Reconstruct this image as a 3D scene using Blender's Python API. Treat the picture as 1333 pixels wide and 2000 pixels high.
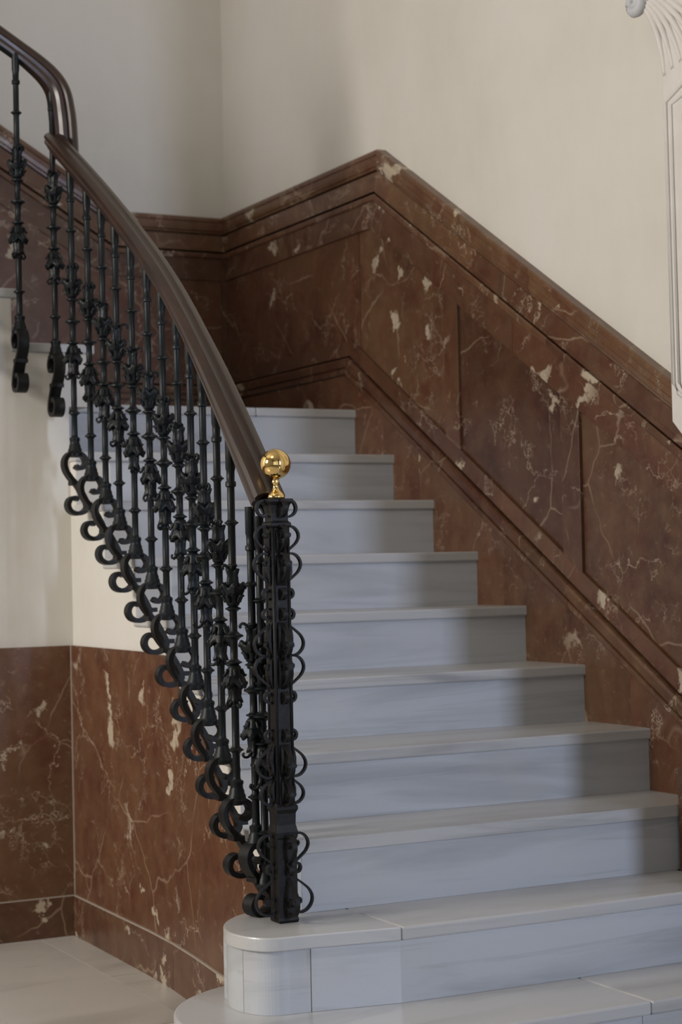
import bpy, bmesh, math, random
from mathutils import Vector, Matrix
random.seed(7)
S = bpy.context.scene
for o in list(bpy.data.objects): bpy.data.objects.remove(o)
COL = S.collection
# ------------------------------------------------------------------ camera
cam_d = bpy.data.cameras.new('camera'); cam = bpy.data.objects.new('camera', cam_d); COL.objects.link(cam)
CR = Vector((0.88830676, -0.45872216, -0.02202466)); CF = Vector((0.45921675, 0.88780144, 0.03047247))
CR.normalize(); CF = (CF - CR*CF.dot(CR)).normalized(); CU = CR.cross(CF)
CP = Vector((-3.01164, -3.51077, 0.94214))
m = Matrix((CR, CU, -CF)).transposed().to_4x4(); m.translation = CP
cam.matrix_world = m
cam_d.sensor_fit = 'VERTICAL'; cam_d.sensor_height = 36; cam_d.sensor_width = 24
cam_d.lens = 3618.5*36/2000
cam_d.dof.use_dof = True; cam_d.dof.focus_distance = 4.12; cam_d.dof.aperture_fstop = 5.0
S.camera = cam
# ------------------------------------------------------------------ world, light, exposure
w = bpy.data.worlds.new('world'); S.world = w; w.use_nodes = True
w.node_tree.nodes['Background'].inputs[0].default_value = (0.75, 0.80, 0.9, 1)
w.node_tree.nodes['Background'].inputs[1].default_value = 0.03
S.view_settings.view_transform = 'Standard'; S.view_settings.look = 'None'
S.view_settings.gamma = 1; S.view_settings.use_curve_mapping = False
S.view_settings.exposure = 0.0
def area(name, loc, target, sx, sy, power, col, spread=180):
    d = bpy.data.lights.new(name, 'AREA'); d.shape = 'RECTANGLE'; d.size = sx; d.size_y = sy
    d.energy = power; d.color = col; d.spread = math.radians(spread)
    o = bpy.data.objects.new(name, d); COL.objects.link(o); o.location = loc
    o.rotation_euler = (Vector(target)-Vector(loc)).to_track_quat('-Z', 'Y').to_euler()
    return o
# daylight through the glazed entrance behind the photographer
area('entrance_daylight', (-3.7, -5.0, 1.6), (-1.4, 1.0, 1.2), 3.2, 2.2, 7, (0.84, 0.90, 1.0))
# added narrow key light, grazing past the unseen blocker to shade the risers' right ends
area('riser_key_light', (-.29, -5.0, 1.7), (-.29, 1.0, 1.4), 0.20, 2.2, 27, (0.66, 0.76, 1.0), 80)
# warm lamp high on the left side of the hall, soft ceiling lamp
area('left_hall_lamp', (-5.8, .45, 2.5), (0.0, 1.3, 1.8), 1.4, 1.2, 190, (1.0, 0.935, 0.86))
area('hall_ceiling_lamp', (-3.4, -1.2, 4.3), (-2.4, 0.6, 0.0), 1.1, 1.1, 10, (1.0, 0.92, 0.84))
# ------------------------------------------------------------------ numbers taken from the place
h = 0.165
NZ = {0: 0.0, 1: .165, 2: .33, 3: .497, 4: .656, 5: .820, 6: .986, 7: 1.157, 8: 1.320, 9: 1.494}
NY = {2: .270, 3: .536, 4: .831, 5: 1.127, 6: 1.394, 7: 1.657, 8: 1.916, 9: 2.184}
FZ = -h; YB = 3.31; YS = 1.98
WOUT = [(.30, -1.222), (.50, -1.205), (.70, -1.185), (.90, -1.16), (1.10, -1.140), (1.30, -1.130), (2.0, -1.115)]
def interp(t, y):
    if y <= t[0][0]: return t[0][1]
    for a, b in zip(t, t[1:]):
        if y <= b[0]: return a[1] + (b[1]-a[1])*(y-a[0])/(b[0]-a[0])
    return t[-1][1]
def wout(y): return interp(WOUT, y)
def win(y): return wout(y) + interp([(.3, .05), (.55, .06), (.85, .09), (1.15, .11), (2, .112)], y)
# ------------------------------------------------------------------ node helpers
class NT:
    def __init__(s, name):
        s.m = bpy.data.materials.new(name); s.m.use_nodes = True; s.t = s.m.node_tree; s.n = s.t.nodes
        s.b = s.n['Principled BSDF']
        s.tc = s.n.new('ShaderNodeTexCoord'); s.oi = None
    def L(s, a, b): s.t.links.new(a, b)
    def vec(s, scale=(1, 1, 1), rand=0.0, rot=(0, 0, 0)):
        mp = s.n.new('ShaderNodeMapping'); mp.inputs['Scale'].default_value = scale; mp.inputs['Rotation'].default_value = rot
        src = s.tc.outputs['Object']
        if rand:
            if s.oi is None: s.oi = s.n.new('ShaderNodeObjectInfo')
            mu = s.n.new('ShaderNodeMath'); mu.operation = 'MULTIPLY'; mu.inputs[1].default_value = rand
            s.L(s.oi.outputs['Random'], mu.inputs[0]); s.L(mu.outputs[0], mp.inputs['Location'])
        s.L(src, mp.inputs['Vector']); return mp.outputs['Vector']
    def noise(s, v, scale, detail=4, rough=.55, dist=0.0):
        n = s.n.new('ShaderNodeTexNoise'); n.inputs['Scale'].default_value = scale; n.inputs['Detail'].default_value = detail
        n.inputs['Roughness'].default_value = rough; n.inputs['Distortion'].default_value = dist
        s.L(v, n.inputs['Vector']); return n
    def ramp(s, f, stops, interp='LINEAR'):
        r = s.n.new('ShaderNodeValToRGB'); r.color_ramp.interpolation = interp
        e = r.color_ramp.elements
        while len(e) < len(stops): e.new(.5)
        for q, (p, c) in zip(e, stops):
            q.position = p; q.color = (c, c, c, 1) if isinstance(c, (int, float)) else (*c, 1)
        s.L(f, r.inputs[0]); return r.outputs[0]
    def mix(s, fac, a, b, mode='MIX'):
        x = s.n.new('ShaderNodeMix'); x.data_type = 'RGBA'; x.blend_type = mode
        for k, v in ((0, fac), (6, a), (7, b)):
            if isinstance(v, (int, float)): x.inputs[k].default_value = v if k == 0 else (v, v, v, 1)
            elif isinstance(v, tuple): x.inputs[k].default_value = (*v, 1)
            else: s.L(v, x.inputs[k])
        return x.outputs[2]
    def mul(s, a, b, op='MULTIPLY'):
        x = s.n.new('ShaderNodeMath'); x.operation = op
        for k, v in ((0, a), (1, b)):
            if isinstance(v, (int, float)): x.inputs[k].default_value = v
            else: s.L(v, x.inputs[k])
        return x.outputs[0]
    def vadd(s, a, noise_col, amt):
        sc = s.n.new('ShaderNodeVectorMath'); sc.operation = 'SCALE'; sc.inputs['Scale'].default_value = amt
        s.L(noise_col, sc.inputs[0]); ad = s.n.new('ShaderNodeVectorMath'); ad.operation = 'ADD'
        s.L(a, ad.inputs[0]); s.L(sc.outputs[0], ad.inputs[1]); return ad.outputs[0]
    def bump(s, f, strength, dist=.01):
        b = s.n.new('ShaderNodeBump'); b.inputs['Strength'].default_value = strength; b.inputs['Distance'].default_value = dist
        s.L(f, b.inputs['Height']); s.L(b.outputs[0], s.b.inputs['Normal'])
    def base(s, c):
        if isinstance(c, tuple): s.b.inputs['Base Color'].default_value = (*c, 1)
        else: s.L(c, s.b.inputs['Base Color'])
    def set(s, **k):
        for a, v in k.items(): s.b.inputs[a.replace('_', ' ')].default_value = v
def red_marble():
    t = NT('red_brown_marble'); v = t.vec(rand=9.0)
    n1 = t.noise(v, 2.6, 5, .6, .8)
    base = t.ramp(n1.outputs['Fac'], [(.30, (.070, .027, .017)), (.45, (.110, .040, .023)), (.57, (.135, .062, .032)), (.72, (.100, .056, .031))])
    n2 = t.noise(v, 14, 6, .7)
    base = t.mix(t.ramp(n2.outputs['Fac'], [(.35, 0.0), (.70, .85)]), base, (.175, .098, .055))
    st = t.noise(t.vec((5, 5, 2.2), 9.0), 1.6, 5, .65, .5)
    base = t.mix(t.ramp(st.outputs['Fac'], [(.45, 0.0), (.75, .35)]), base, (.042, .025, .019))
    sp = t.noise(v, 42, 4, .7, .4)
    base = t.mix(t.ramp(sp.outputs['Fac'], [(.60, 0.0), (.70, .55)]), base, (.25, .18, .11))
    if t.oi is None: t.oi = t.n.new('ShaderNodeObjectInfo')
    tint = t.ramp(t.oi.outputs['Random'], [(0.0, (.62, .60, .62)), (.35, (.84, .76, .74)), (.65, (.92, .96, .92)), (1.0, (.72, .70, .72))])
    base = t.mix(1.0, base, tint, 'MULTIPLY')
    # fine pale veins
    w0 = t.vadd(v, t.noise(v, 2.2, 4, .6).outputs['Color'], .16)
    v0 = t.n.new('ShaderNodeTexVoronoi'); v0.feature = 'DISTANCE_TO_EDGE'; v0.inputs['Scale'].default_value = 1.9
    t.L(w0, v0.inputs['Vector'])
    cm = t.ramp(t.noise(v, 3.1, 3, .6).outputs['Fac'], [(.44, 0.0), (.56, .6)])
    base = t.mix(t.mul(t.ramp(v0.outputs['Distance'], [(0.0, 1.0), (.006, 0.0)]), cm), base, (.36, .27, .19))
    wv = t.vadd(v, t.noise(v, 3.6, 6, .68).outputs['Color'], .30)
    for sc, thr, msk, amt in ((2.4, .007, (.47, .58), .85), (6.0, .016, (.53, .62), .7), (13, .03, (.56, .64), .45)):
        vo = t.n.new('ShaderNodeTexVoronoi'); vo.feature = 'DISTANCE_TO_EDGE'; vo.inputs['Scale'].default_value = sc
        t.L(wv, vo.inputs['Vector'])
        line = t.ramp(vo.outputs['Distance'], [(0.0, 1.0), (thr, 0.0)])
        mk = t.ramp(t.noise(v, 4.0 if sc < 5 else 5.5, 3, .6, .3).outputs['Fac'], [(msk[0], 0.0), (msk[1], 1.0)])
        base = t.mix(t.mul(t.mul(line, mk), amt), base, (.40, .32, .24))
    # scattered pale inclusions
    pn = t.noise(wv, 7.5, 3, .5)
    pm = t.noise(v, 1.9, 2, .5)
    patch = t.mul(t.ramp(pn.outputs['Fac'], [(.625, 0.0), (.66, 1.0)]), t.ramp(pm.outputs['Fac'], [(.47, 0.0), (.53, 1.0)]))
    base = t.mix(t.mul(patch, .85), base, (.48, .41, .31))
    t.base(base); t.set(Roughness=.30); t.b.inputs['Specular IOR Level'].default_value = .45
    t.bump(n2.outputs['Fac'], .04, .004)
    return t.m
def white_marble(name, tint=(1, 1, 1), lo=.40, hi=.58, seed=7.0):
    t = NT(name); v = t.vec((0.55, 2.0, 5.0), seed)
    n1 = t.noise(v, 1.7, 5, .55, 1.2)
    a = tuple(lo*x for x in tint); b = tuple(hi*x for x in tint)
    base = t.ramp(n1.outputs['Fac'], [(.30, a), (.50, b), (.75, tuple(min(1, hi*1.06*x) for x in tint))])
    n2 = t.noise(t.vec((.35, 1.6, 7.0), seed, (0, .05, .06)), 2.6, 4, .5, 1.6)
    base = t.mix(t.ramp(n2.outputs['Fac'], [(.58, 0.0), (.66, .28), (.70, .08), (.8, .2)]), base, tuple(lo*.72*x for x in tint))
    n3 = t.noise(t.vec((1, 1, 1), seed), 5.0, 3, .5)
    base = t.mix(t.ramp(n3.outputs['Fac'], [(.5, 0.0), (.75, .25)]), base, (hi*1.02, hi*.96, hi*.84))
    t.base(base); t.set(Roughness=.28)
    return t.m
def plaster():
    t = NT('cream_plaster'); v = t.vec()
    n1 = t.noise(v, 1.6, 5, .6)
    base = t.ramp(n1.outputs['Fac'], [(.3, (.56, .54, .49)), (.5, (.60, .58, .535)), (.7, (.62, .60, .57))])
    n2 = t.noise(t.vec((1, 1, .3)), 22, 4, .6)
    base = t.mix(t.ramp(n2.outputs['Fac'], [(.35, 0.0), (.8, .25)]), base, (.66, .63, .57))
    t.base(base); t.set(Roughness=.75); t.bump(t.noise(v, 60, 3, .6).outputs['Fac'], .12, .002); return t.m
def white_paint():
    t = NT('white_trim_paint'); v = t.vec(); n = t.noise(v, 12, 3)
    t.base(t.ramp(n.outputs['Fac'], [(.3, (.60, .575, .55)), (.7, (.66, .635, .61))])); t.set(Roughness=.5); return t.m
def iron():
    t = NT('black_wrought_iron'); v = t.vec(); n = t.noise(v, 70, 4, .6)
    t.base(t.ramp(n.outputs['Fac'], [(.3, (.003, .005, .006)), (.7, (.008, .011, .013))])); t.set(Roughness=.42, Metallic=.1); t.b.inputs['Specular IOR Level'].default_value = .25
    t.bump(n.outputs['Fac'], .25, .002); return t.m
def iron2():
    t = NT('rough_black_iron'); v = t.vec(); n = t.noise(v, 45, 5, .65)
    t.base(t.ramp(n.outputs['Fac'], [(.3, (.003, .003, .003)), (.7, (.009, .009, .0095))])); t.set(Roughness=.5, Metallic=.1); t.b.inputs['Specular IOR Level'].default_value = .3
    t.bump(n.outputs['Fac'], .5, .003); return t.m
def wood():
    t = NT('dark_mahogany'); v = t.vec((14, 1.2, 1.2)); n = t.noise(v, 5, 6, .6, .6)
    t.base(t.ramp(n.outputs['Fac'], [(.3, (.014, .007, .005)), (.55, (.026, .012, .008)), (.75, (.042, .020, .012))]))
    t.set(Roughness=.36); t.b.inputs['Coat Weight'].default_value = .15; t.b.inputs['Coat Roughness'].default_value = .2; return t.m
def brass():
    t = NT('polished_brass'); t.base((.86, .62, .26)); n = t.noise(t.vec(), 30, 3)
    t.L(t.ramp(n.outputs['Fac'], [(.3, .035), (.8, .09)]), t.b.inputs['Roughness']); t.set(Metallic=1.0); return t.m
def plain(name, c, rough=.6):
    t = NT(name); n = t.noise(t.vec(), 18, 3)
    t.base(t.ramp(n.outputs['Fac'], [(.3, tuple(x*.88 for x in c)), (.7, c)])); t.set(Roughness=rough); return t.m
M = dict(red=red_marble(), tread=white_marble('white_marble_tread', (.98, .985, .985), .32, .45),  # same stone as the risers, without their daylight tint
         riser=white_marble('daylight_tinted_marble_riser', (.90, .945, 1.0), .37, .49, 11.0),  # one marble with the treads; cool daylight is put into this tint
         floor=white_marble('pale_marble_floor', (1.0, .96, .89), .36, .50, 5.0),
         plaster=plaster(), trim=white_paint(), iron=iron(), iron2=iron2(), wood=wood(), brass=brass(),
         grout=plain('pale_grout', (.36, .31, .26)), dgrout=plain('grey_grout', (.25, .24, .22)), ceil=plain('ceiling_paint', (.62, .58, .52)),
         carved=plain('grey_white_carving', (.52, .54, .57)))
# ------------------------------------------------------------------ object helpers
def mk(name, verts, faces, mat, parent=None, smooth=False, bevel=0.0):
    me = bpy.data.meshes.new(name); me.from_pydata([tuple(v) for v in verts], [], faces)
    bm = bmesh.new(); bm.from_mesh(me)
    bmesh.ops.recalc_face_normals(bm, faces=bm.faces); bm.to_mesh(me); bm.free()
    if smooth:
        for p in me.polygons: p.use_smooth = True
    me.materials.append(mat)
    o = bpy.data.objects.new(name, me); COL.objects.link(o)
    if parent: o.parent = parent
    if bevel:
        b = o.modifiers.new('bevel', 'BEVEL'); b.width = bevel; b.segments = 2; b.limit_method = 'ANGLE'; b.angle_limit = math.radians(40)
    return o
def tag(o, label=None, cat=None, kind=None, group=None):
    if label: o['label'] = label
    if cat: o['category'] = cat
    if kind: o['kind'] = kind
    if group: o['group'] = group
    return o
def empty(name, loc, label, cat, kind=None):
    o = bpy.data.objects.new(name, None); COL.objects.link(o); o.location = loc
    o.empty_display_size = .1
    return tag(o, label, cat, kind)
def prism(pts, z0, z1):
    """vertical prism over plan outline"""
    n = len(pts); v = [(x, y, z0) for x, y in pts] + [(x, y, z1) for x, y in pts]
    f = [tuple(range(n-1, -1, -1)), tuple(range(n, 2*n))] + [(i, (i+1) % n, n+(i+1) % n, n+i) for i in range(n)]
    return v, f
def box(x0, x1, y0, y1, z0, z1): return prism([(x0, y0), (x1, y0), (x1, y1), (x0, y1)], z0, z1)
def join(*parts):
    V, F = [], []
    for v, f in parts:
        o = len(V); V += list(v); F += [tuple(i+o for i in q) for q in f]
    return V, F
def lathe(prof, seg=16, mod=None):
    V, F = [], []
    for z, r in prof:
        for j in range(seg):
            a = 2*math.pi*j/seg
            rr, zz = (r, z) if mod is None else mod(r, z, a)
            V.append((rr*math.cos(a), rr*math.sin(a), zz))
    for i in range(len(prof)-1):
        for j in range(seg):
            k = (j+1) % seg
            F.append((i*seg+j, i*seg+k, (i+1)*seg+k, (i+1)*seg+j))
    n = len(prof)
    F.append(tuple(range(seg-1, -1, -1))); F.append(tuple(range((n-1)*seg, n*seg)))
    return V, F
def cr(pts, n=4):
    """Catmull-Rom through tuples"""
    P = [Vector(p) for p in pts]; P = [P[0]*2-P[1]] + P + [P[-1]*2-P[-2]]; out = []
    for i in range(1, len(P)-2):
        for k in range(n):
            t = k/n; a, b, c, d = P[i-1:i+3]
            out.append(.5*((2*b) + (c-a)*t + (2*a-5*b+4*c-d)*t*t + (3*b-a-3*c+d)*t**3))
    out.append(P[-2]); return out
def strap(path, width, thick, taper=None):
    """flat iron bar along a planar path of (u, w); width lies across the plane (local y)"""
    P = [Vector((p[0], p[1])) for p in path]; V, F = [], []
    n = len(P)
    for i, p in enumerate(P):
        t = (P[min(i+1, n-1)] - P[max(i-1, 0)]).normalized(); nn = Vector((-t.y, t.x))
        th = thick*(taper(i/(n-1)) if taper else 1)/2; wd = width/2
        for a, b in ((-1, -1), (1, -1), (1, 1), (-1, 1)):
            q = p + nn*th*a; V.append((q.x, wd*b, q.y))
    for i in range(n-1):
        for j in range(4):
            k = (j+1) % 4; F.append((i*4+j, i*4+k, i*4+4+k, i*4+4+j))
    F.append((3, 2, 1, 0)); F.append((n*4-4, n*4-3, n*4-2, n*4-1)); return V, F
def tube(path, rad, seg=6):
    P = [Vector(p) for p in path]; V, F = [], []; n = len(P)
    for i, p in enumerate(P):
        t = (P[min(i+1, n-1)] - P[max(i-1, 0)]).normalized()
        a = t.cross(Vector((0, .3, 1))); a = a.normalized() if a.length > 1e-3 else Vector((1, 0, 0)); b = t.cross(a)
        r = rad(i/(n-1)) if callable(rad) else rad
        for j in range(seg):
            an = 2*math.pi*j/seg; V.append(p + a*r*math.cos(an) + b*r*math.sin(an))
    for i in range(n-1):
        for j in range(seg):
            k = (j+1) % seg; F.append((i*seg+j, i*seg+k, i*seg+seg+k, i*seg+seg+j))
    F.append(tuple(range(seg-1, -1, -1))); F.append(tuple(range((n-1)*seg, n*seg))); return V, F
def sweep(path, prof, ups=None, sc=None):
    """profile of (side, up) points along 3-D path; up kept near +Z unless ups given"""
    P = [Vector(p) for p in path]; n = len(P); m_ = len(prof); V, F = [], []
    for i, p in enumerate(P):
        t = (P[min(i+1, n-1)] - P[max(i-1, 0)]).normalized()
        u0 = Vector(ups[i]) if ups else Vector((0, 0, 1))
        s = t.cross(u0).normalized(); u = s.cross(t).normalized()
        k_ = sc(i/(n-1)) if sc else 1
        for a, b in prof: V.append(p + s*a*k_ + u*b*k_)
    for i in range(n-1):
        for j in range(m_):
            k = (j+1) % m_; F.append((i*m_+j, i*m_+k, i*m_+m_+k, i*m_+m_+j))
    F.append(tuple(range(m_-1, -1, -1))); F.append(tuple(range((n-1)*m_, n*m_))); return V, F
# ------------------------------------------------------------------ room shell
ZC = 4.6
rf = mk('floor', *box(-6.2, 1.2, -5.4, 2.2, FZ-.12, FZ-.006), M['dgrout']); tag(rf, 'hall floor of pale veined marble slabs left of the stair foot', 'floor', 'structure')
# slabs: a border of slabs along the stair wall, larger ones beyond
def slab(x0, x1, y0, y1):
    g = .0012; e = random.uniform(-.0006, .0004)
    return mk('floor_slab', *box(x0+g, x1-g, y0+g, y1-g, FZ-.005, FZ+e), M['floor'], rf)
XB = -1.245
for y0, y1 in ((1.35, 1.975), (.87, 1.35), (.25, .87), (-.4, .25), (-1.1, -.4), (-1.8, -1.1)): slab(XB, -1.135 if y0 > .2 else -.9, y0, y1)
for i in range(8):
    off = .31 if i % 2 else 0
    for j in range(-8, 6):
        y0 = 1.375-.60*(j+1)+off; y1 = y0+.60
        y1 = min(y1, 1.975)
        if y1-y0 < .05 or y0 < -4.2: continue
        slab(XB-.40*(i+1), XB-.40*i, y0, y1)
for j in range(9): slab(XB, 1.1, -2.4-.6*(j), -1.8-.6*j)
c = mk('ceiling', *box(-6.2, 1.2, -5.4, YB+.2, ZC, ZC+.1), M['ceil']); tag(c, 'ceiling of the stair hall', 'ceiling', 'structure')
WX = .016      # wall plane; the skirting face stands at x = 0
wr = mk('wall_right', *box(WX, .2, -5.4, YB+.2, FZ, ZC), M['plaster']); tag(wr, 'cream plaster wall along the stairs with stepped brown marble wainscot', 'wall', 'structure')
wb = mk('wall_back', *box(-6.2, WX, YB, YB+.2, FZ, ZC), M['plaster']); tag(wb, 'plaster wall behind the landing with brown marble wainscot', 'wall', 'structure')
wf = mk('wall_front', *join(box(-6.2, -5.5, -5.4, -5.2, FZ, ZC), box(-1.6, -.95, -5.4, -5.2, FZ, ZC), box(-.1, 0, -5.4, -5.2, FZ, ZC), box(-5.5, 0, -5.4, -5.2, 2.9, ZC)), M['plaster'])
tag(wf, 'entrance wall behind the viewer', 'wall', 'structure')
we = mk('wall_left', *box(-6.4, -6.2, -5.4, YB+.2, FZ, ZC), M['plaster']); tag(we, 'far left plaster wall of the hall', 'wall', 'structure')
wn = mk('wall_light_blocker', *box(-.255, -.001, -1.15, -.85, FZ, ZC), M['plaster']); tag(wn, 'unseen short wall return added to shade the right ends of the risers', 'wall', 'structure')  # out of view, added to block the key light from the risers' right ends
def glow(name, c, s):
    t = NT(name); t.base((.6, .6, .6)); t.b.inputs['Emission Color'].default_value = (*c, 1); t.b.inputs['Emission Strength'].default_value = s; return t.m
GL = glow('daylit_glass', (.85, .92, 1.0), .6)
gd = mk('door_1', *join(*[box(x, x+.07, -5.22, -5.16, FZ, 2.9) for x in (-5.5, -4.2, -2.95, -1.67)], box(-5.5, -1.6, -5.22, -5.16, 2.0, 2.08), box(-5.5, -1.6, -5.22, -5.16, FZ, .25)), M['wood'])
tag(gd, 'glazed entrance doors with dark wooden frame', 'door', 'structure')
for x in (-5.43, -4.13, -2.88):
    mk('glass_pane', *box(x, x+1.2, -5.24, -5.23, .25, 2.9), GL, gd)
# ------------------------------------------------------------------ wainscot (coordinates a = height above the nosing line)
SL = .6
def nl(y): return 1.485 + (y-2.184)*SL
def za(a): return 2.358 - (1.01-a)*.806          # the same band on the level landing
def knee(a): return (za(a)-a-1.485)/SL + 2.184   # where slope and level meet
def band(name, prof, y0, y1, parent, mat=None, sm=False):
    """moulding lofted along the right wall: prof = [(a, depth)], from y0 (on the slope) to y1 (on the landing)"""
    V, F = [], []; n = len(prof)
    st = [lambda a: (y0, nl(y0)+a), lambda a: (knee(a), za(a)), lambda a: (y1, za(a))]
    if y1 < 2.0: st = [st[0], lambda a: (y1, nl(y1)+a)]
    if y0 > 2.3: st = [lambda a: (y0, za(a)), lambda a: (y1, za(a))]
    for s in st:
        for a, d in prof:
            y, z = s(a); V.append((WX-d, y, z))
        for a, d in (prof[-1], prof[0]):
            y, z = s(a); V.append((WX+.004, y, z))
    k = n+2
    for i in range(len(st)-1):
        for j in range(k): F.append((i*k+j, i*k+(j+1) % k, i*k+k+(j+1) % k, i*k+k+j))
    F.append(tuple(range(k-1, -1, -1))); F.append(tuple(range((len(st)-1)*k, len(st)*k)))
    return mk(name, V, F, mat or M['red'], parent, sm)
CAP = [(.931, .014), (.931, .024), (.940, .026), (.946, .031), (.962, .033), (.964, .030), (.985, .031), (.990, .035), (1.004, .035), (1.01, .032)]
CGV = [(.925, .001), (.931, .001)]
FRZ = [(.8455, .020), (.862, .020), (.865, .017), (.925, .017)]
MLD = [(.808, .013), (.808, .017), (.814, .021), (.830, .021), (.836, .018)]
GRV = [(.836, .0), (.8455, .0)]
RTOP = [(.700, .014), (.808, .014)]
PAN = [(.240, .008), (.700, .008)]
RBOT = [(.178, .014), (.240, .014)]
SK = [(.098, .014), (.098, .020), (.104, .024), (.120, .024), (.122, .017), (.128, .017), (.131, .025), (.158, .028), (.168, .025), (.170, .018)]
SG = [(.170, .0), (.178, .0)]
SKB = [(-.30, .016), (.095, .016)]
SKG = [(.095, .001), (.098, .001)]
Y0 = -.6
def splits(prof, name, cuts, mat=None):
    cc = [Y0] + cuts + [YB]
    for a, b in zip(cc, cc[1:]): band(name, prof, a+.0006, b-.0006, wr, mat)
splits(CAP, 'cap_moulding', [1.05]); splits(FRZ, 'frieze_slab', [1.38]); splits(MLD, 'astragal_moulding', [.98])
band('shadow_groove', GRV, Y0, YB, wr); band('shadow_groove', CGV, Y0, YB, wr); band('lower_groove', SKG, Y0, YB, wr); splits(RTOP, 'top_rail', [1.17]); splits(RBOT, 'bottom_rail', [1.30])
splits(SK, 'string_moulding', [.90]); band('lower_groove', SG, Y0, YB, wr)
# sloping skirting slabs under the string moulding
for a, b in ((Y0, .62), (.62, 1.25), (1.25, 1.75)): band('skirting_slab', SKB, a, b, wr)
band('skirting_slab', SKB, 1.7512, YB, wr)
def slope_quad(name, ya, yb, a0, a1, d, bev=.003):
    V = [(WX-d, ya, nl(ya)+a0), (WX-d, yb, nl(yb)+a0), (WX-d, yb, nl(yb)+a1), (WX-d, ya, nl(ya)+a1)]
    V += [(WX+.003, y, z) for _, y, z in V]
    return mk(name, V, [(0, 1, 2, 3), (7, 6, 5, 4), (0, 4, 5, 1), (1, 5, 6, 2), (2, 6, 7, 3), (3, 7, 4, 0)], M['red'], wr, bevel=bev)
for a, b in ((-.45, .20), (.285, .837), (.928, 1.49)): slope_quad('marble_panel', a+.001, b-.001, .241, .699, .004, .001)
for a, b in ((.20, .285), (.837, .928), (1.49, 1.576)): slope_quad('stile', a, b, .236, .704, .0143, .0012)
# knee panel and landing panels
def wallpoly(name, pts, d, bev=.001):
    n = len(pts); V = [(WX-d, y, z) for y, z in pts] + [(WX+.003, y, z) for y, z in pts]
    F = [tuple(range(n)), tuple(range(2*n-1, n-1, -1))] + [(i, (i+1) % n, n+(i+1) % n, n+i) for i in range(n)]
    return mk(name, V, F, M['red'], wr, bevel=bev)
kt, kb = knee(.70), knee(.24)
wallpoly('marble_panel', [(1.577, nl(1.577)+.24), (2.148, nl(2.148)+.24), (2.148, za(.7)), (kt, za(.7)), (1.577, nl(1.577)+.7)], .005)
wallpoly('marble_panel', [(2.152, nl(2.152)+.24), (kb, za(.24)), (YB, za(.24)), (YB, za(.7)), (2.152, za(.7))], .007)
# back wall: the same bands, level to x = XK then rising to the left with the second flight
XK = -.425
def bband(name, prof):
    V, F = [], []; n = len(prof)
    def st(i, a):
        if i == 0: return (WX, za(a))
        if i == 1:
            return (XK - .0 + (1.01-a)*-.25, za(a))
        x = -3.6; xk = XK - (1.01-a)*.25
        return (x, za(a) + SL*(xk-x))
    for i in range(3):
        for a, d in prof:
            x, z = st(i, a); V.append((x, YB-d, z))
        for a, d in (prof[-1], prof[0]):
            x, z = st(i, a); V.append((x, YB+.004, z))
    k = n+2
    for i in range(2):
        for j in range(k): F.append((i*k+j, i*k+(j+1) % k, i*k+k+(j+1) % k, i*k+k+j))
    F.append(tuple(range(k-1, -1, -1))); F.append(tuple(range(2*k, 3*k)))
    return mk(name, V, F, M['red'], wb)
for nm, pf in (('cap_moulding', CAP), ('shadow_groove', CGV), ('frieze_slab', FRZ), ('astragal_moulding', MLD), ('shadow_groove', GRV), ('top_rail', RTOP), ('marble_panel', PAN), ('bottom_rail', RBOT), ('string_moulding', SK), ('lower_groove', SG), ('skirting_slab', SKB)):
    bband(nm, pf)
for x in (-.86, -1.55, -2.2):
    zz = lambda a, x: za(a) + SL*(XK-(1.01-a)*.25 - x)
    V = [(x, YB-.014, zz(.24, x)), (x+.085, YB-.014, zz(.24, x+.085)), (x+.085, YB-.014, zz(.7, x+.085)), (x, YB-.014, zz(.7, x))]
    V += [(a, YB, b) for a, _, b in V]
    mk('stile', V, [(0, 1, 2, 3), (7, 6, 5, 4), (0, 4, 5, 1), (1, 5, 6, 2), (2, 6, 7, 3), (3, 7, 4, 0)], M['red'], wb)
# pale joint in the corner of the landing
mk('mortar_joint', *box(-.010, .010, YB-.020, YB-.006, 1.494, za(.838)), M['red'], wb)
# ------------------------------------------------------------------ staircase
st = empty('staircase', (-.6, -.25, FZ), 'curved flight of white marble steps with flared rounded bottom steps', 'staircase')
st_inv = st.matrix_world.inverted()
def spart(name, vf, mat, bevel=.0, parent=st):
    v, f = vf; L = Vector(parent.location) if parent is st else Vector((0, 0, 0))
    return mk(name, [Vector(p)-L for p in v], f, mat, parent, bevel=bevel)
def arc(cx, cy, r, a0, a1, n):
    return [(cx+r*math.cos(math.radians(a0+(a1-a0)*i/n)), cy+r*math.sin(math.radians(a0+(a1-a0)*i/n))) for i in range(n+1)]
T = .030
# bottom step
out0 = [(0, -.25)] + arc(-1.21, .08, .333, 270, 105, 50)[0:] + [(-1.15, .40), (0, .40)]
spart('tread', prism([(-.60, -.25)] + [(-.60, .40), (0, .40), (0, -.25)], NZ[0]-T, NZ[0]), M['tread'], .005)
spart('tread', prism([(-.601, .40), (-.601, -.25)] + arc(-1.21, .08, .333, 270, 105, 50) + [(-1.15, .40)], NZ[0]-T, NZ[0]), M['tread'], .005)
spart('riser', prism([(0, -.243), (0, .3), (-.62, .3), (-.62, -.243)], FZ, NZ[0]-T), M['riser'], .001)
spart('riser', prism([(-.621, .3), (-.621, -.243)] + arc(-1.21, .08, .325, 270, 107, 48) + [(-1.2, .3)], FZ, NZ[0]-T), M['riser'], .001)
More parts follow.
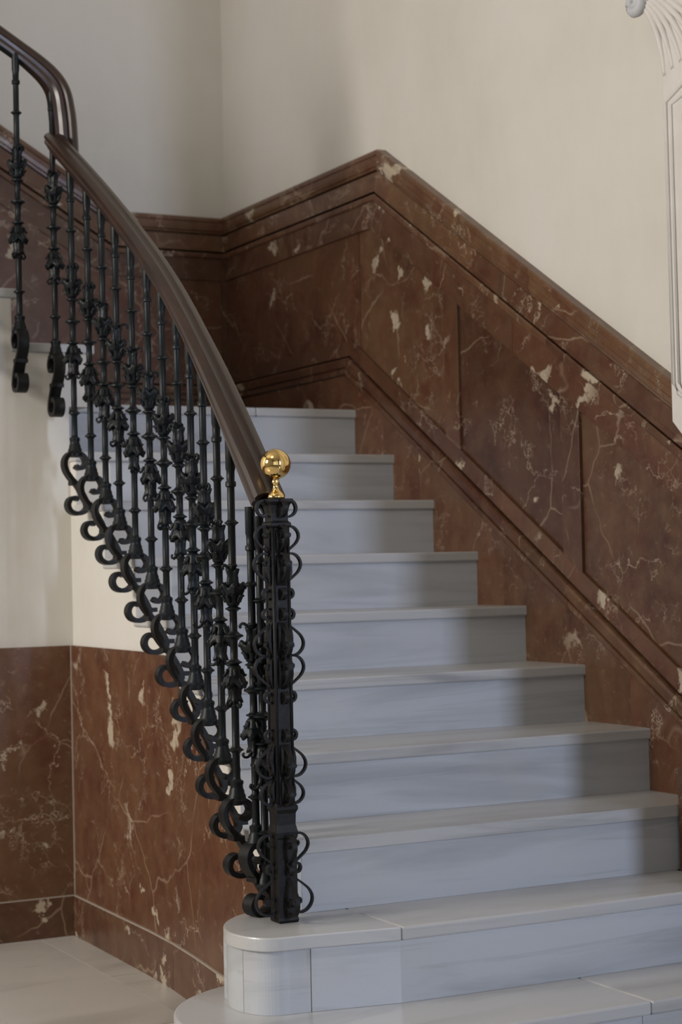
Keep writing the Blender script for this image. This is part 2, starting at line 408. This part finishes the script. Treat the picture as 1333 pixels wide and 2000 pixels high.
# second step, on whose rounded end the newel stands
tip = [(-1.272, .052), (-1.338, .060), (-1.371, .080), (-1.394, .125), (-1.400, .18), (-1.386, .236), (-1.354, .293), (-1.303, .345), (-1.255, .364), (-1.21, .369)]
arc1 = [(p.x, p.y) for p in cr([(a, b) for a, b in tip], 5)]
front1 = [(-1.157, .034), (-1.061, .018)]
spart('tread', prism([(-.12, .30), (-1.06, .30), (-1.06, .018), (-.7, .012), (-.12, .022)], NZ[1]-T, NZ[1]), M['tread'], .005)
af = [p for p in arc1 if p[0] > -1.335 and p[1] < .208]; ab = [p for p in arc1 if p[0] > -1.335 and p[1] > .208]
al = [p for p in arc1 if p[0] <= -1.335]
yf = af[-1][1]+.0035; yb = ab[0][1]-.0035
spart('tread', prism([(-1.0612, .30), (-1.0612, .018), (-1.157, .034)] + arc1 + [(-1.19, .369), (-1.19, .30)], NZ[1]-T, NZ[1]), M['tread'], .003)
arcr = [(-1.25+(a+1.25)*.955, .205+(b-.205)*.955) for a, b in arc1]
ar_f = [p for p in arcr if p[1] < .13]; ar_b = [p for p in arcr if p[1] >= .13]
spart('riser', prism([(-.10, .28), (-1.262, .28), (-1.262, .0565), (-1.157, .041), (-1.061, .025), (-.7, .019), (-.10, .029)], NZ[0], NZ[1]-T), M['riser'], .001)
spart('riser', prism([(-1.2635, .28), (-1.2635, .0565)] + ar_f + [(ar_f[-1][0]+.02, .28)], NZ[0], NZ[1]-T), M['riser'], .001)
spart('riser', prism([(ar_f[-1][0]+.03, .2), (ar_f[-1][0]-.0005, ar_f[-1][1]+.0012)] + ar_b + [(-1.25, .30)], NZ[0], NZ[1]-T), M['riser'], .001)
# regular steps
NY[1] = .02
for n in range(2, 9):
    y0, y1 = NY[n], NY[n+1]+.025
    xr = -.12 if n == 2 else 0
    L = [(wout(y)-.004, y) for y in [y1-.001, (y0+y1)/2, y0]]
    R_ = [(WX, y0), (WX, y1-.001)] if n > 2 else [(-.122, y0), (-.122, .271), (WX, .271), (WX, y1-.001)]
    ms = [p for p in L] + R_
    spart('tread', prism(ms, NZ[n]-T, NZ[n]), M['tread'], .005)
    spart('riser', prism([(WX, y0+.008), (WX, y0+.04), (win(y0), y0+.04), (win(y0), y0+.008)], NZ[n-1], NZ[n]-T), M['riser'], .0008)
# landing
spart('riser', prism([(WX, NY[9]+.008), (WX, NY[9]+.04), (-1.13, NY[9]+.04), (-1.13, NY[9]+.008)], NZ[8], NZ[9]-T), M['riser'], .0008)
for x0, x1 in ((-.38, WX), (-1.02, -.381)):
    spart('landing_slab', box(x0, x1, NY[9], 2.62, NZ[9]-T, NZ[9]), M['tread'], .005)
    spart('landing_slab', box(x0, x1, 2.621, YB, NZ[9]-T, NZ[9]), M['tread'], .002)
# second flight, rising to the left along the back wall
for i in range(7):
    x = -1.03-.245*i; z = NZ[9]+h*(i+1)
    spart('tread', box(x-.27, x, YS-.006, YB, z-T, z), M['tread'], .005)
    spart('riser', box(x-.04, x-.008, YS+.10, YB, z-h, z-T), M['riser'], .0008)
# curved stair wall carrying the step ends, and the wall below the second flight
parts = []
ys = sorted(set([.30, .36] + [NY[n]+.010 for n in range(2, 10)] + [.45, .7, .95, 1.0, 1.25, 1.5, 1.8]))
for a, b in zip(ys, ys[1:]):
    if b <= a: continue
    n = max(k for k in range(1, 10) if k == 1 or NY[k]+.0099 <= (a+b)/2)
    top = NZ[n]-T-.0005
    parts.append(prism([(wout(a), a), (win(a), a), (win(b), b), (wout(b), b)], FZ, top))
ws = mk('wall_stair', *join(*parts), M['plaster']); tag(ws, 'white plastered side wall under the stair edge, brown marble below', 'wall', 'structure')
parts = [box(-6.2, wout(1.98)-.001, YS, YS+.10, FZ, NZ[9]-T-.0005)]
for i in range(18):
    x = -1.03-.245*i; z = NZ[9]+h*(i+1); parts.append(box(x-.245-.022, x-.022, YS, YS+.10, NZ[9]-T-.0005, z-T-.0005))
wl = mk('wall_underflight', *join(*parts), M['plaster']); tag(wl, 'cream plaster wall carrying the upper flight above dark marble panels', 'wall', 'structure')
# marble facing on both
ZM = .723; ZSK = -.045
def facing(name, yy, zb, zt, t, par):
    """slab on the curved stair wall over y samples yy; zb, zt functions of y"""
    V, F = [], []
    for y in yy:
        x = wout(y)
        V += [(x-t, y, zb(y)), (x-t, y, zt(y)), (x-.0005, y, zt(y)), (x-.0005, y, zb(y))]
    for i in range(len(yy)-1):
        for j in range(4): F.append((i*4+j, i*4+(j+1) % 4, i*4+4+(j+1) % 4, i*4+4+j))
    F.append((3, 2, 1, 0)); F.append(tuple(range(len(yy)*4-4, len(yy)*4)))
    return mk(name, V, F, M['red'], par)
def ztop(y): return max(.17, min(ZM, .648+(y-1.05)*.640))
facing('marble_panel', [.32, .5, .7, .9, 1.0, 1.1, 1.16, 1.3, 1.968], lambda y: ZSK+.003, ztop, .012, ws)
facing('skirting_slab', [.32, .5, .7, .9, 1.098], lambda y: FZ, lambda y: ZSK, .018, ws)
facing('skirting_slab', [1.1, 1.3, 1.968], lambda y: FZ, lambda y: ZSK, .018, ws)
g = facing('mortar_joint', [.32, .5, .7, .9, 1.1, 1.3, 1.967], lambda y: ZSK, lambda y: ZSK+.0035, .0185, ws); g.data.materials[0] = M['grout']
XC = wout(1.98)-.012
for x0, x1 in ((-2.05, XC), (-3.0, -2.051), (-4.0, -3.001), (-5.0, -4.001), (-6.19, -5.001)):
    mk('marble_panel', *box(x0, x1, YS-.012, YS, ZSK+.003, ZM), M['red'], wl, bevel=.001)
for x0, x1 in ((-1.86, XC-.004), (-2.7, -1.861), (-3.6, -2.701), (-4.6, -3.601), (-6.19, -4.601)):
    mk('skirting_slab', *box(x0, x1, YS-.018, YS, FZ, ZSK), M['red'], wl, bevel=.001)
mk('mortar_joint', *box(-6.19, XC, YS-.0185, YS, ZSK, ZSK+.0035), M['grout'], wl)
mk('mortar_joint', *box(XC-.003, XC+.001, YS-.0165, YS-.0125, ZSK+.003, ZM), M['grout'], wl)
# ------------------------------------------------------------------ pier, plinth and plaster ornament at the right
pp = [(-.6, .95), (.14, 1.10), (.270, 1.243), (.332, 1.302), (.334, 2.20), (.334, ZC), (-.6, ZC)]
def xpoly(pts, x0, x1):
    n = len(pts); V = [(x0, y, z) for y, z in pts] + [(x1, y, z) for y, z in pts]
    return V, [tuple(range(n)), tuple(range(2*n-1, n-1, -1))] + [(i, (i+1) % n, n+(i+1) % n, n+i) for i in range(n)]
pier = mk('trim_1', *xpoly(pp, -.056, WX), M['trim'], bevel=.003); tag(pier, 'white plaster pier with moulded frame at the right edge, above the marble', 'pier', 'structure')
def frame(off, r):
    P = [(.10, 2.232-off*.9), (.274-off*.5, 2.158-off*1.1), (.339-off, 2.128-off*.5), (.336-off, 1.40), (.318-off, 1.372), (.29-off*.6, 1.357), (.1, 1.30)]
    return tube([(-.0565, y-.018, z) for y, z in P], r, 8)
mk('frame_moulding', *frame(.0, .006), M['trim'], pier, True)
mk('frame_moulding', *frame(.022, .0045), M['trim'], pier, True)
mk('recessed_panel', *xpoly([(-.2, 1.5), (.252, 1.5), (.252, 2.085), (-.2, 2.15)], -.060, -.056), plain('warm_grey_panel', (.42, .38, .33)), pier)
# fluted console with a volute above the frame
for k in range(11):
    t = k/10
    P = cr([(-.052, .324-.34*t, 2.20+.10*t), (-.054, .334-.27*t, 2.265+.08*t), (-.058, .352-.18*t, 2.33+.07*t), (-.063, .380-.10*t, 2.385+.06*t), (-.066, .412-.03*t, 2.425+.04*t)], 5)
    mk('console_flute', *tube(P, lambda s: .008+.004*s, 8), M['trim'], pier, True)
def scroll_tube(cx, cy, cz, R, r, turns=1.6):
    pts = []
    for i in range(34):
        s = i/33; a = s*turns*2*math.pi+math.pi*.5; q = R*(1-.78*s); pts.append((cx-.006*s, cy+q*math.cos(a), cz+q*math.sin(a)))
    return tube(pts, lambda s: r*(1-.35*s), 8)
mk('volute', *join(scroll_tube(-.075, .412, 2.412, .032, .017), scroll_tube(-.070, .372, 2.430, .022, .011)), M['carved'], pier, True)
pl = mk('plinth', *box(-.120, -.0002, -.24, .268, 0.0, .425), M['red'], bevel=.003); tag(pl, 'brown marble plinth block at the right end of the lower steps', 'plinth')
# ------------------------------------------------------------------ railing
rail = empty('stair_railing', (-1.25, .218, NZ[1]), 'black wrought iron stair railing with dark mahogany handrail and brass ball', 'railing')
RL = Vector(rail.location)
def rpart(name, vf, mat, smooth=True, bevel=0.0, label=None, parent=None, off=None):
    v, f = vf
    if off is None: off = RL
    o = mk(name, [Vector(p)-off for p in v], f, mat, parent or rail, smooth, bevel)
    if label: o['label'] = label
    return o
def autosmooth(o, ang=35):
    me = o.data
    for p in me.polygons: p.use_smooth = True
    me.set_sharp_from_angle(angle=math.radians(ang))
B = [(-1.256, .290, .205), (-1.270, .306, .297), (-1.275, .398, .384), (-1.265, .498, .467), (-1.252, .609, .549), (-1.237, .72, .629), (-1.22, .842, .716),
     (-1.205, .979, .796), (-1.19, 1.117, .876), (-1.18, 1.261, .958), (-1.175, 1.393, 1.04), (-1.17, 1.515, 1.119), (-1.17, 1.636, 1.191), (-1.17, 1.777, 1.27)]
# handrail of the lower flight
HP = [(-1.250, .252, 1.098), (-1.270, .320, 1.208)]
for k in range(2, 14):
    x, y, z = B[k]; HP.append((x-.010*max(0, (k-8)/5), y, z+(.937 if k < 4 else .930)))
HP += [(-1.178, 1.86, 2.252)]
for _ in range(3):
    HP = [HP[0]] + [tuple((Vector(HP[i-1])+Vector(HP[i+1])+2*Vector(HP[i]))/4) for i in range(1, len(HP)-1)] + [HP[-1]]
HP += [(-1.168, 1.925, 2.282)]
PR = [(-.018, -.026), (.018, -.026), (.020, -.018), (.026, -.012), (.0275, -.004), (.024, .001), (.0285, .006), (.027, .016), (.019, .022), (.010, .024), (.006, .0215), (-.006, .0215), (-.010, .024), (-.019, .022), (-.027, .016), (-.0285, .006), (-.024, .001), (-.0275, -.004), (-.026, -.012), (-.020, -.018)]
PR = [(a*1.12, b*.96) for a, b in PR]
o = rpart('handrail', sweep(cr(HP, 5), PR, None, lambda t: 1.0+.24*max(0, 1-t/.30)), M['wood']); autosmooth(o, 30); o['label'] = 'long dark mahogany handrail of the lower flight'
# goose neck and upper handrail in one plane
XP = [(-2.6, 3.345), (-2.2, 3.105), (-1.8, 2.865), (-1.45, 2.655), (-1.31, 2.571), (-1.235, 2.524), (-1.178, 2.478), (-1.148, 2.43), (-1.136, 2.36), (-1.131, 2.29), (-1.129, 2.232)]
pp2 = cr([(x, 1.93, z) for x, z in XP], 5); ups = []
for i in range(len(pp2)):
    t = (pp2[min(i+1, len(pp2)-1)] - pp2[max(i-1, 0)]).normalized(); ups.append((-t.z, 0, t.x))
PR2 = [(a*.93, b*1.12) for a, b in PR]
o = rpart('handrail', sweep(pp2, PR2, ups, lambda t: 1.0+.38*max(0, min(1, (t-.45)/.35))), M['wood']); autosmooth(o, 30); o['label'] = 'upper handrail dropping in a gooseneck bend to the lower one'
# thin iron band under the handrails
o = rpart('rail_band', sweep([p - Vector((0, 0, .031)) for p in cr(HP, 3)], [(-.013, -.003), (.013, -.003), (.013, .003), (-.013, .003)]), M['iron'], False)
o = rpart('rail_band', sweep([p + Vector((0, 0, -.031)) for p in pp2[:34]], [(-.013, -.003), (.013, -.003), (.013, .003), (-.013, .003)]), M['iron'], False)
# prototypes for the baluster meshes, built round the centre of the foot curl
def ring(z, R, hh, r0=.0088): return [(z-hh, r0), (z-hh*.45, r0+(R-r0)*.45), (z-hh*.15, R), (z+hh*.15, R), (z+hh*.45, r0+(R-r0)*.45), (z+hh, r0)]
prof = [(.022, .012), (.026, .024), (.034, .025), (.038, .021), (.046, .0205), (.050, .018), (.058, .0172), (.062, .0150), (.070, .0142), (.074, .0160), (.080, .0160), (.084, .0100), (.09, .0090)]
for z, R, hh in ((.155, .0175, .009), (.262, .0120, .006), (.366, .0185, .008), (.430, .0225, .012), (.496, .0185, .008), (.600, .0120, .006), (.704, .0165, .008)): prof += ring(z, R, hh)
prof += [(.790, .0088), (.793, .0125), (.803, .0125), (.806, .0095), (.83, .0098), (.835, .0115), (.905, .0118)]
bal_me = None
def petals(amp, zz, k, ph=0.0):
    return lambda r, z, a: (r*(1+amp(z)*math.cos(k*a+ph)), z+zz(z)*math.cos(k*a+ph))
def collar_geo(sgn):
    """acanthus knot; leaves open upward for sgn = +1, origin at its ring"""
    P1 = [(.002, .0095), (.004, .0135), (.010, .0160), (.018, .0165), (.027, .0190), (.036, .0220), (.043, .0250), (.049, .0262), (.053, .0245), (.0545, .0205), (.051, .0165), (.046, .0110)]
    a1 = lathe(P1, 30, petals(lambda z: .04+.12*max(0, (z-.008)/.045), lambda z: .006*max(0, (z-.02)/.03), 5))
    P2 = [(.046, .0095), (.050, .0140), (.058, .0150), (.068, .0140), (.076, .0128), (.084, .0150), (.090, .0162), (.091, .0120), (.086, .0090)]
    a2 = lathe(P2, 24, petals(lambda z: .12+.14*max(0, (z-.06)/.03), lambda z: .003*max(0, (z-.06)/.03), 4, .8))
    gs = [a1, a2]
    for q, (ang, rr) in enumerate(((.5, .027), (3.6, .024), (2.1, .019))):
        c_, s_ = math.cos(ang), math.sin(ang)
        pts = [(.008, .088), (.013, .098), (.019, .103), (rr, .102), (rr+.004, .096), (rr+.001, .091)]
        gs.append(tube([(a*c_, a*s_, b) for a, b in cr(pts, 3)], lambda s: .0042-.0012*s, 6))
    for q in range(5):      # curled leaf tips of the big calyx
        ang = 2*math.pi*q/5; c_, s_ = math.cos(ang), math.sin(ang)
        pts = [(.018, .030), (.0235, .042), (.0265, .050), (.0295, .049), (.0285, .043)]
        gs.append(tube([(a*c_, a*s_, b) for a, b in cr(pts, 3)], lambda s: .0055-.0022*s, 6))
        ang += math.pi/5; c_, s_ = math.cos(ang), math.sin(ang)
        pts = [(.0165, .012), (.021, .022), (.0255, .028), (.027, .024)]
        gs.append(tube([(a*c_, a*s_, b) for a, b in cr(pts, 3)], lambda s: .0045-.002*s, 6))
    V, F = join(*gs)
    if sgn < 0: V = [(v[0], v[1], -v[2]) for v in V]
    return V, F
SP = cr([(.000, -.004), (.013, -.011), (.027, -.004), (.032, .012), (.021, .029), (.000, .036), (-.022, .030), (-.034, .010), (-.031, -.016), (-.016, -.040), (.004, -.062), (.018, -.085), (.030, -.108),
         (.034, -.128), (.020, -.143), (-.002, -.146), (-.019, -.138), (-.026, -.121), (-.020, -.105), (-.006, -.099), (.006, -.104)], 3)
def foot_geo():
    s = strap(SP, .034, .0125)
    grip = lambda u, w_, ang: [(u, w_)]
    # band clasping the stem and the stud let into the wall
    c_ = join(s, box(-.017, .010, -.019, .019, -.062, -.050), box(.034, .058, -.005, .005, -.124, -.112))
    return c_
foot_me = col_up = col_dn = None
bal_v = lathe(prof, 14)
def rot_z(o, a): o.rotation_euler = (0, 0, a)
protos = None
def make_baluster(pos, ang, twist, foot=True):
    global protos
    if protos is None:
        b = mk('baluster', *bal_v, M['iron'], rail, True); autosmooth(b, 50)
        b.location = Vector(pos)-RL; rot_z(b, ang)
        f_ = mk('foot_scroll', *foot_geo(), M['iron2'], b, False); autosmooth(f_, 40)
        u = mk('leaf_collar', *collar_geo(1), M['iron'], b, True); u.location = (0, 0, .500)
        d = mk('leaf_collar', *collar_geo(-1), M['iron'], b, True); d.location = (0, 0, .362)
        rot_z(u, twist); rot_z(d, twist*1.7+.4)
        protos = (b, f_, u, d); return b
    b0, f0, u0, d0 = protos
    b = b0.copy(); COL.objects.link(b); b.parent = rail; b.location = Vector(pos)-RL; rot_z(b, ang)
    for s_, k in ((f0, 0), (u0, 1), (d0, 2)):
        if k == 0 and not foot: continue
        c_ = s_.copy(); COL.objects.link(c_); c_.parent = b
        if k: rot_z(c_, twist*(1 if k == 1 else 1.7)+.3*k)
    return b
for k in range(13, -1, -1):
    a, c_ = B[max(k-1, 1)], B[min(k+1, 13)]
    t = Vector((c_[0]-a[0], c_[1]-a[1])); ang = math.atan2(t.y, t.x) - math.pi/2   # local +x points to the wall
    if k < 2: ang = .25
    b_ = make_baluster(B[k], ang, random.uniform(0, 6.28), foot=(k > 0))
    b_.scale = (1, 1, {0: .95, 1: .872, 2: .95, 3: .985}.get(k, 1))     # the lowest balusters are a little shorter under the rail end
for p in ((-1.176, 1.92, 1.578), (-1.289, 1.92, 1.650), (-1.415, 1.92, 1.728), (-1.55, 1.92, 1.81), (-1.685, 1.92, 1.892), (-1.82, 1.92, 1.974)):
    make_baluster(p, math.pi/2, random.uniform(0, 6.28))
# ------------------------------------------------------------------ newel
NX, NYY, NZB = -1.2455, .218, NZ[1]
na = 0.0
def sq(s): s /= 2; return [(-s, -s), (s, -s), (s, s), (-s, s)]
def stack(levels):
    """square sections [(z, side)] lofted"""
    V, F = [], []
    for z, s in levels: V += [(x, y, z) for x, y in sq(s)]
    for i in range(len(levels)-1):
        for j in range(4): F.append((i*4+j, i*4+(j+1) % 4, i*4+4+(j+1) % 4, i*4+4+j))
    F.append((3, 2, 1, 0)); n = len(levels)*4; F.append((n-4, n-3, n-2, n-1)); return V, F
PX = 1/878.0
def zy(y): return (1803-y)*PX*1.134 if False else (1803-y)*(1.100-.165)/(1803-972)
lv = [(0, .046), (.006, .049), (.012, .046), (zy(1640), .046), (zy(1636), .050), (zy(1626), .051), (zy(1618), .047), (zy(1612), .044), (zy(1590), .045), (zy(1582), .053), (zy(1576), .053), (zy(1570), .042),
      (zy(1530), .040), (zy(1400), .038), (zy(1180), .038), (zy(1040), .038), (zy(1030), .042), (zy(1026), .050), (zy(1020), .050), (zy(1016), .040), (zy(1000), .040), (zy(985), .046), (zy(978), .058), (zy(972), .058)]
newel = mk('newel_post', *stack(lv), M['iron2'], rail, False, .0015)
newel.location = Vector((NX, NYY, NZB))-RL; rot_z(newel, na)
newel['label'] = 'square black iron newel post covered with scrolls'
def npart(name, vf, ang, smooth=False, mat=None):
    o = mk(name, *vf, mat or M['iron2'], newel, smooth); rot_z(o, ang); return o
CS = [(0, 0), (.12, .10), (.30, .24), (.47, .40), (.56, .60), (.52, .80), (.38, .95), (.20, 1.0), (.04, .95), (-.04, .80), (-.02, .66), (.08, .58), (.19, .62), (.21, .72), (.13, .76)]
HK = [(-.05, 0), (.35, -.04), (.72, .16), (.85, .52), (.70, .88), (.42, .98), (.22, .80), (.34, .62)]
# (top pixel row, bottom row, kind, flipped)
UN = [(975, 1006, 'h', 0), (1026, 1080, 'c', 0), (1080, 1140, 'c', 0), (1150, 1169, 'h', 0), (1190, 1210, 'h', 1), (1217, 1282, 'c', 1), (1282, 1346, 'c', 0), (1353, 1373, 'h', 0), (1428, 1448, 'h', 1),
      (1456, 1520, 'c', 1), (1520, 1573, 'c', 1), (1632, 1692, 'c', 0), (1690, 1709, 'h', 1), (1716, 1788, 'c', 1)]
from functools import lru_cache
geo_cache = {}
for yt, yb, kd, fl in UN:
    zt, zb = zy(yt), zy(yb); H = zt-zb
    src = CS if kd == 'c' else HK
    su = H*1.02 if kd == 'c' else H*1.0
    hook_out = .030 if kd == 'h' else .0
    r0 = .0185 if yt < 1600 else .0225
    pts = cr([(r0+u*su*(1.0), w_*H) for u, w_ in src], 4)
    if fl: P2 = [(p.x, zb+H-p.y) for p in pts]
    else: P2 = [(p.x, zb+p.y) for p in pts]
    V, F = strap(P2, .010, .0042 if kd == 'c' else .005, lambda s: 1.25-.5*abs(2*s-1))
    first = None
    for q in range(4):
        if first is None:
            first = npart('scroll', (V, F), q*math.pi/2); autosmooth(first, 40)
        else:
            o = first.copy(); COL.objects.link(o); o.parent = newel; rot_z(o, q*math.pi/2)
# bulging straps on the faces of the upper post
def bulge(z0, z1, d, n=7):
    P = []
    for i in range(n+1):
        s = i/n; P.append((.0175+d*math.sin(math.pi*s)**.8, z0+(z1-z0)*s))
    return strap(P, .024, .006)
for yt, yb, d in ((1034, 1078, .006), (1084, 1142, .011), (1216, 1280, .010), (1286, 1344, .009), (1456, 1518, .011), (1524, 1570, .009)):
    first = None
    for q in range(4):
        if first is None: first = npart('strap', bulge(zy(yb), zy(yt), d), q*math.pi/2)
        else:
            o = first.copy(); COL.objects.link(o); o.parent = newel; rot_z(o, q*math.pi/2)
# rods on the corners
for q in range(4):
    npart('corner_rod', tube([(.026, 0, zy(1572)), (.026, 0, zy(1030))], .0042, 8), q*math.pi/2+math.pi/4, True)
# brass finial
zt = zy(972)
fp = [(zt, .0195), (zt+.004, .0205), (zt+.009, .0190), (zt+.013, .0155), (zt+.018, .0100), (zt+.025, .0068), (zt+.032, .0060), (zt+.035, .0085), (zt+.039, .0090), (zt+.043, .0070)]
zc = zt+.0775; Rb = .0345
for i in range(1, 26):
    a = -math.pi/2 + math.pi*(i+1.2)/27.2; fp.append((zc+Rb*math.sin(a), max(.0003, Rb*math.cos(a))))
fn = mk('finial', *lathe(fp, 40), M['brass'], newel, True); fn['label'] = 'polished brass ball finial on a turned foot'
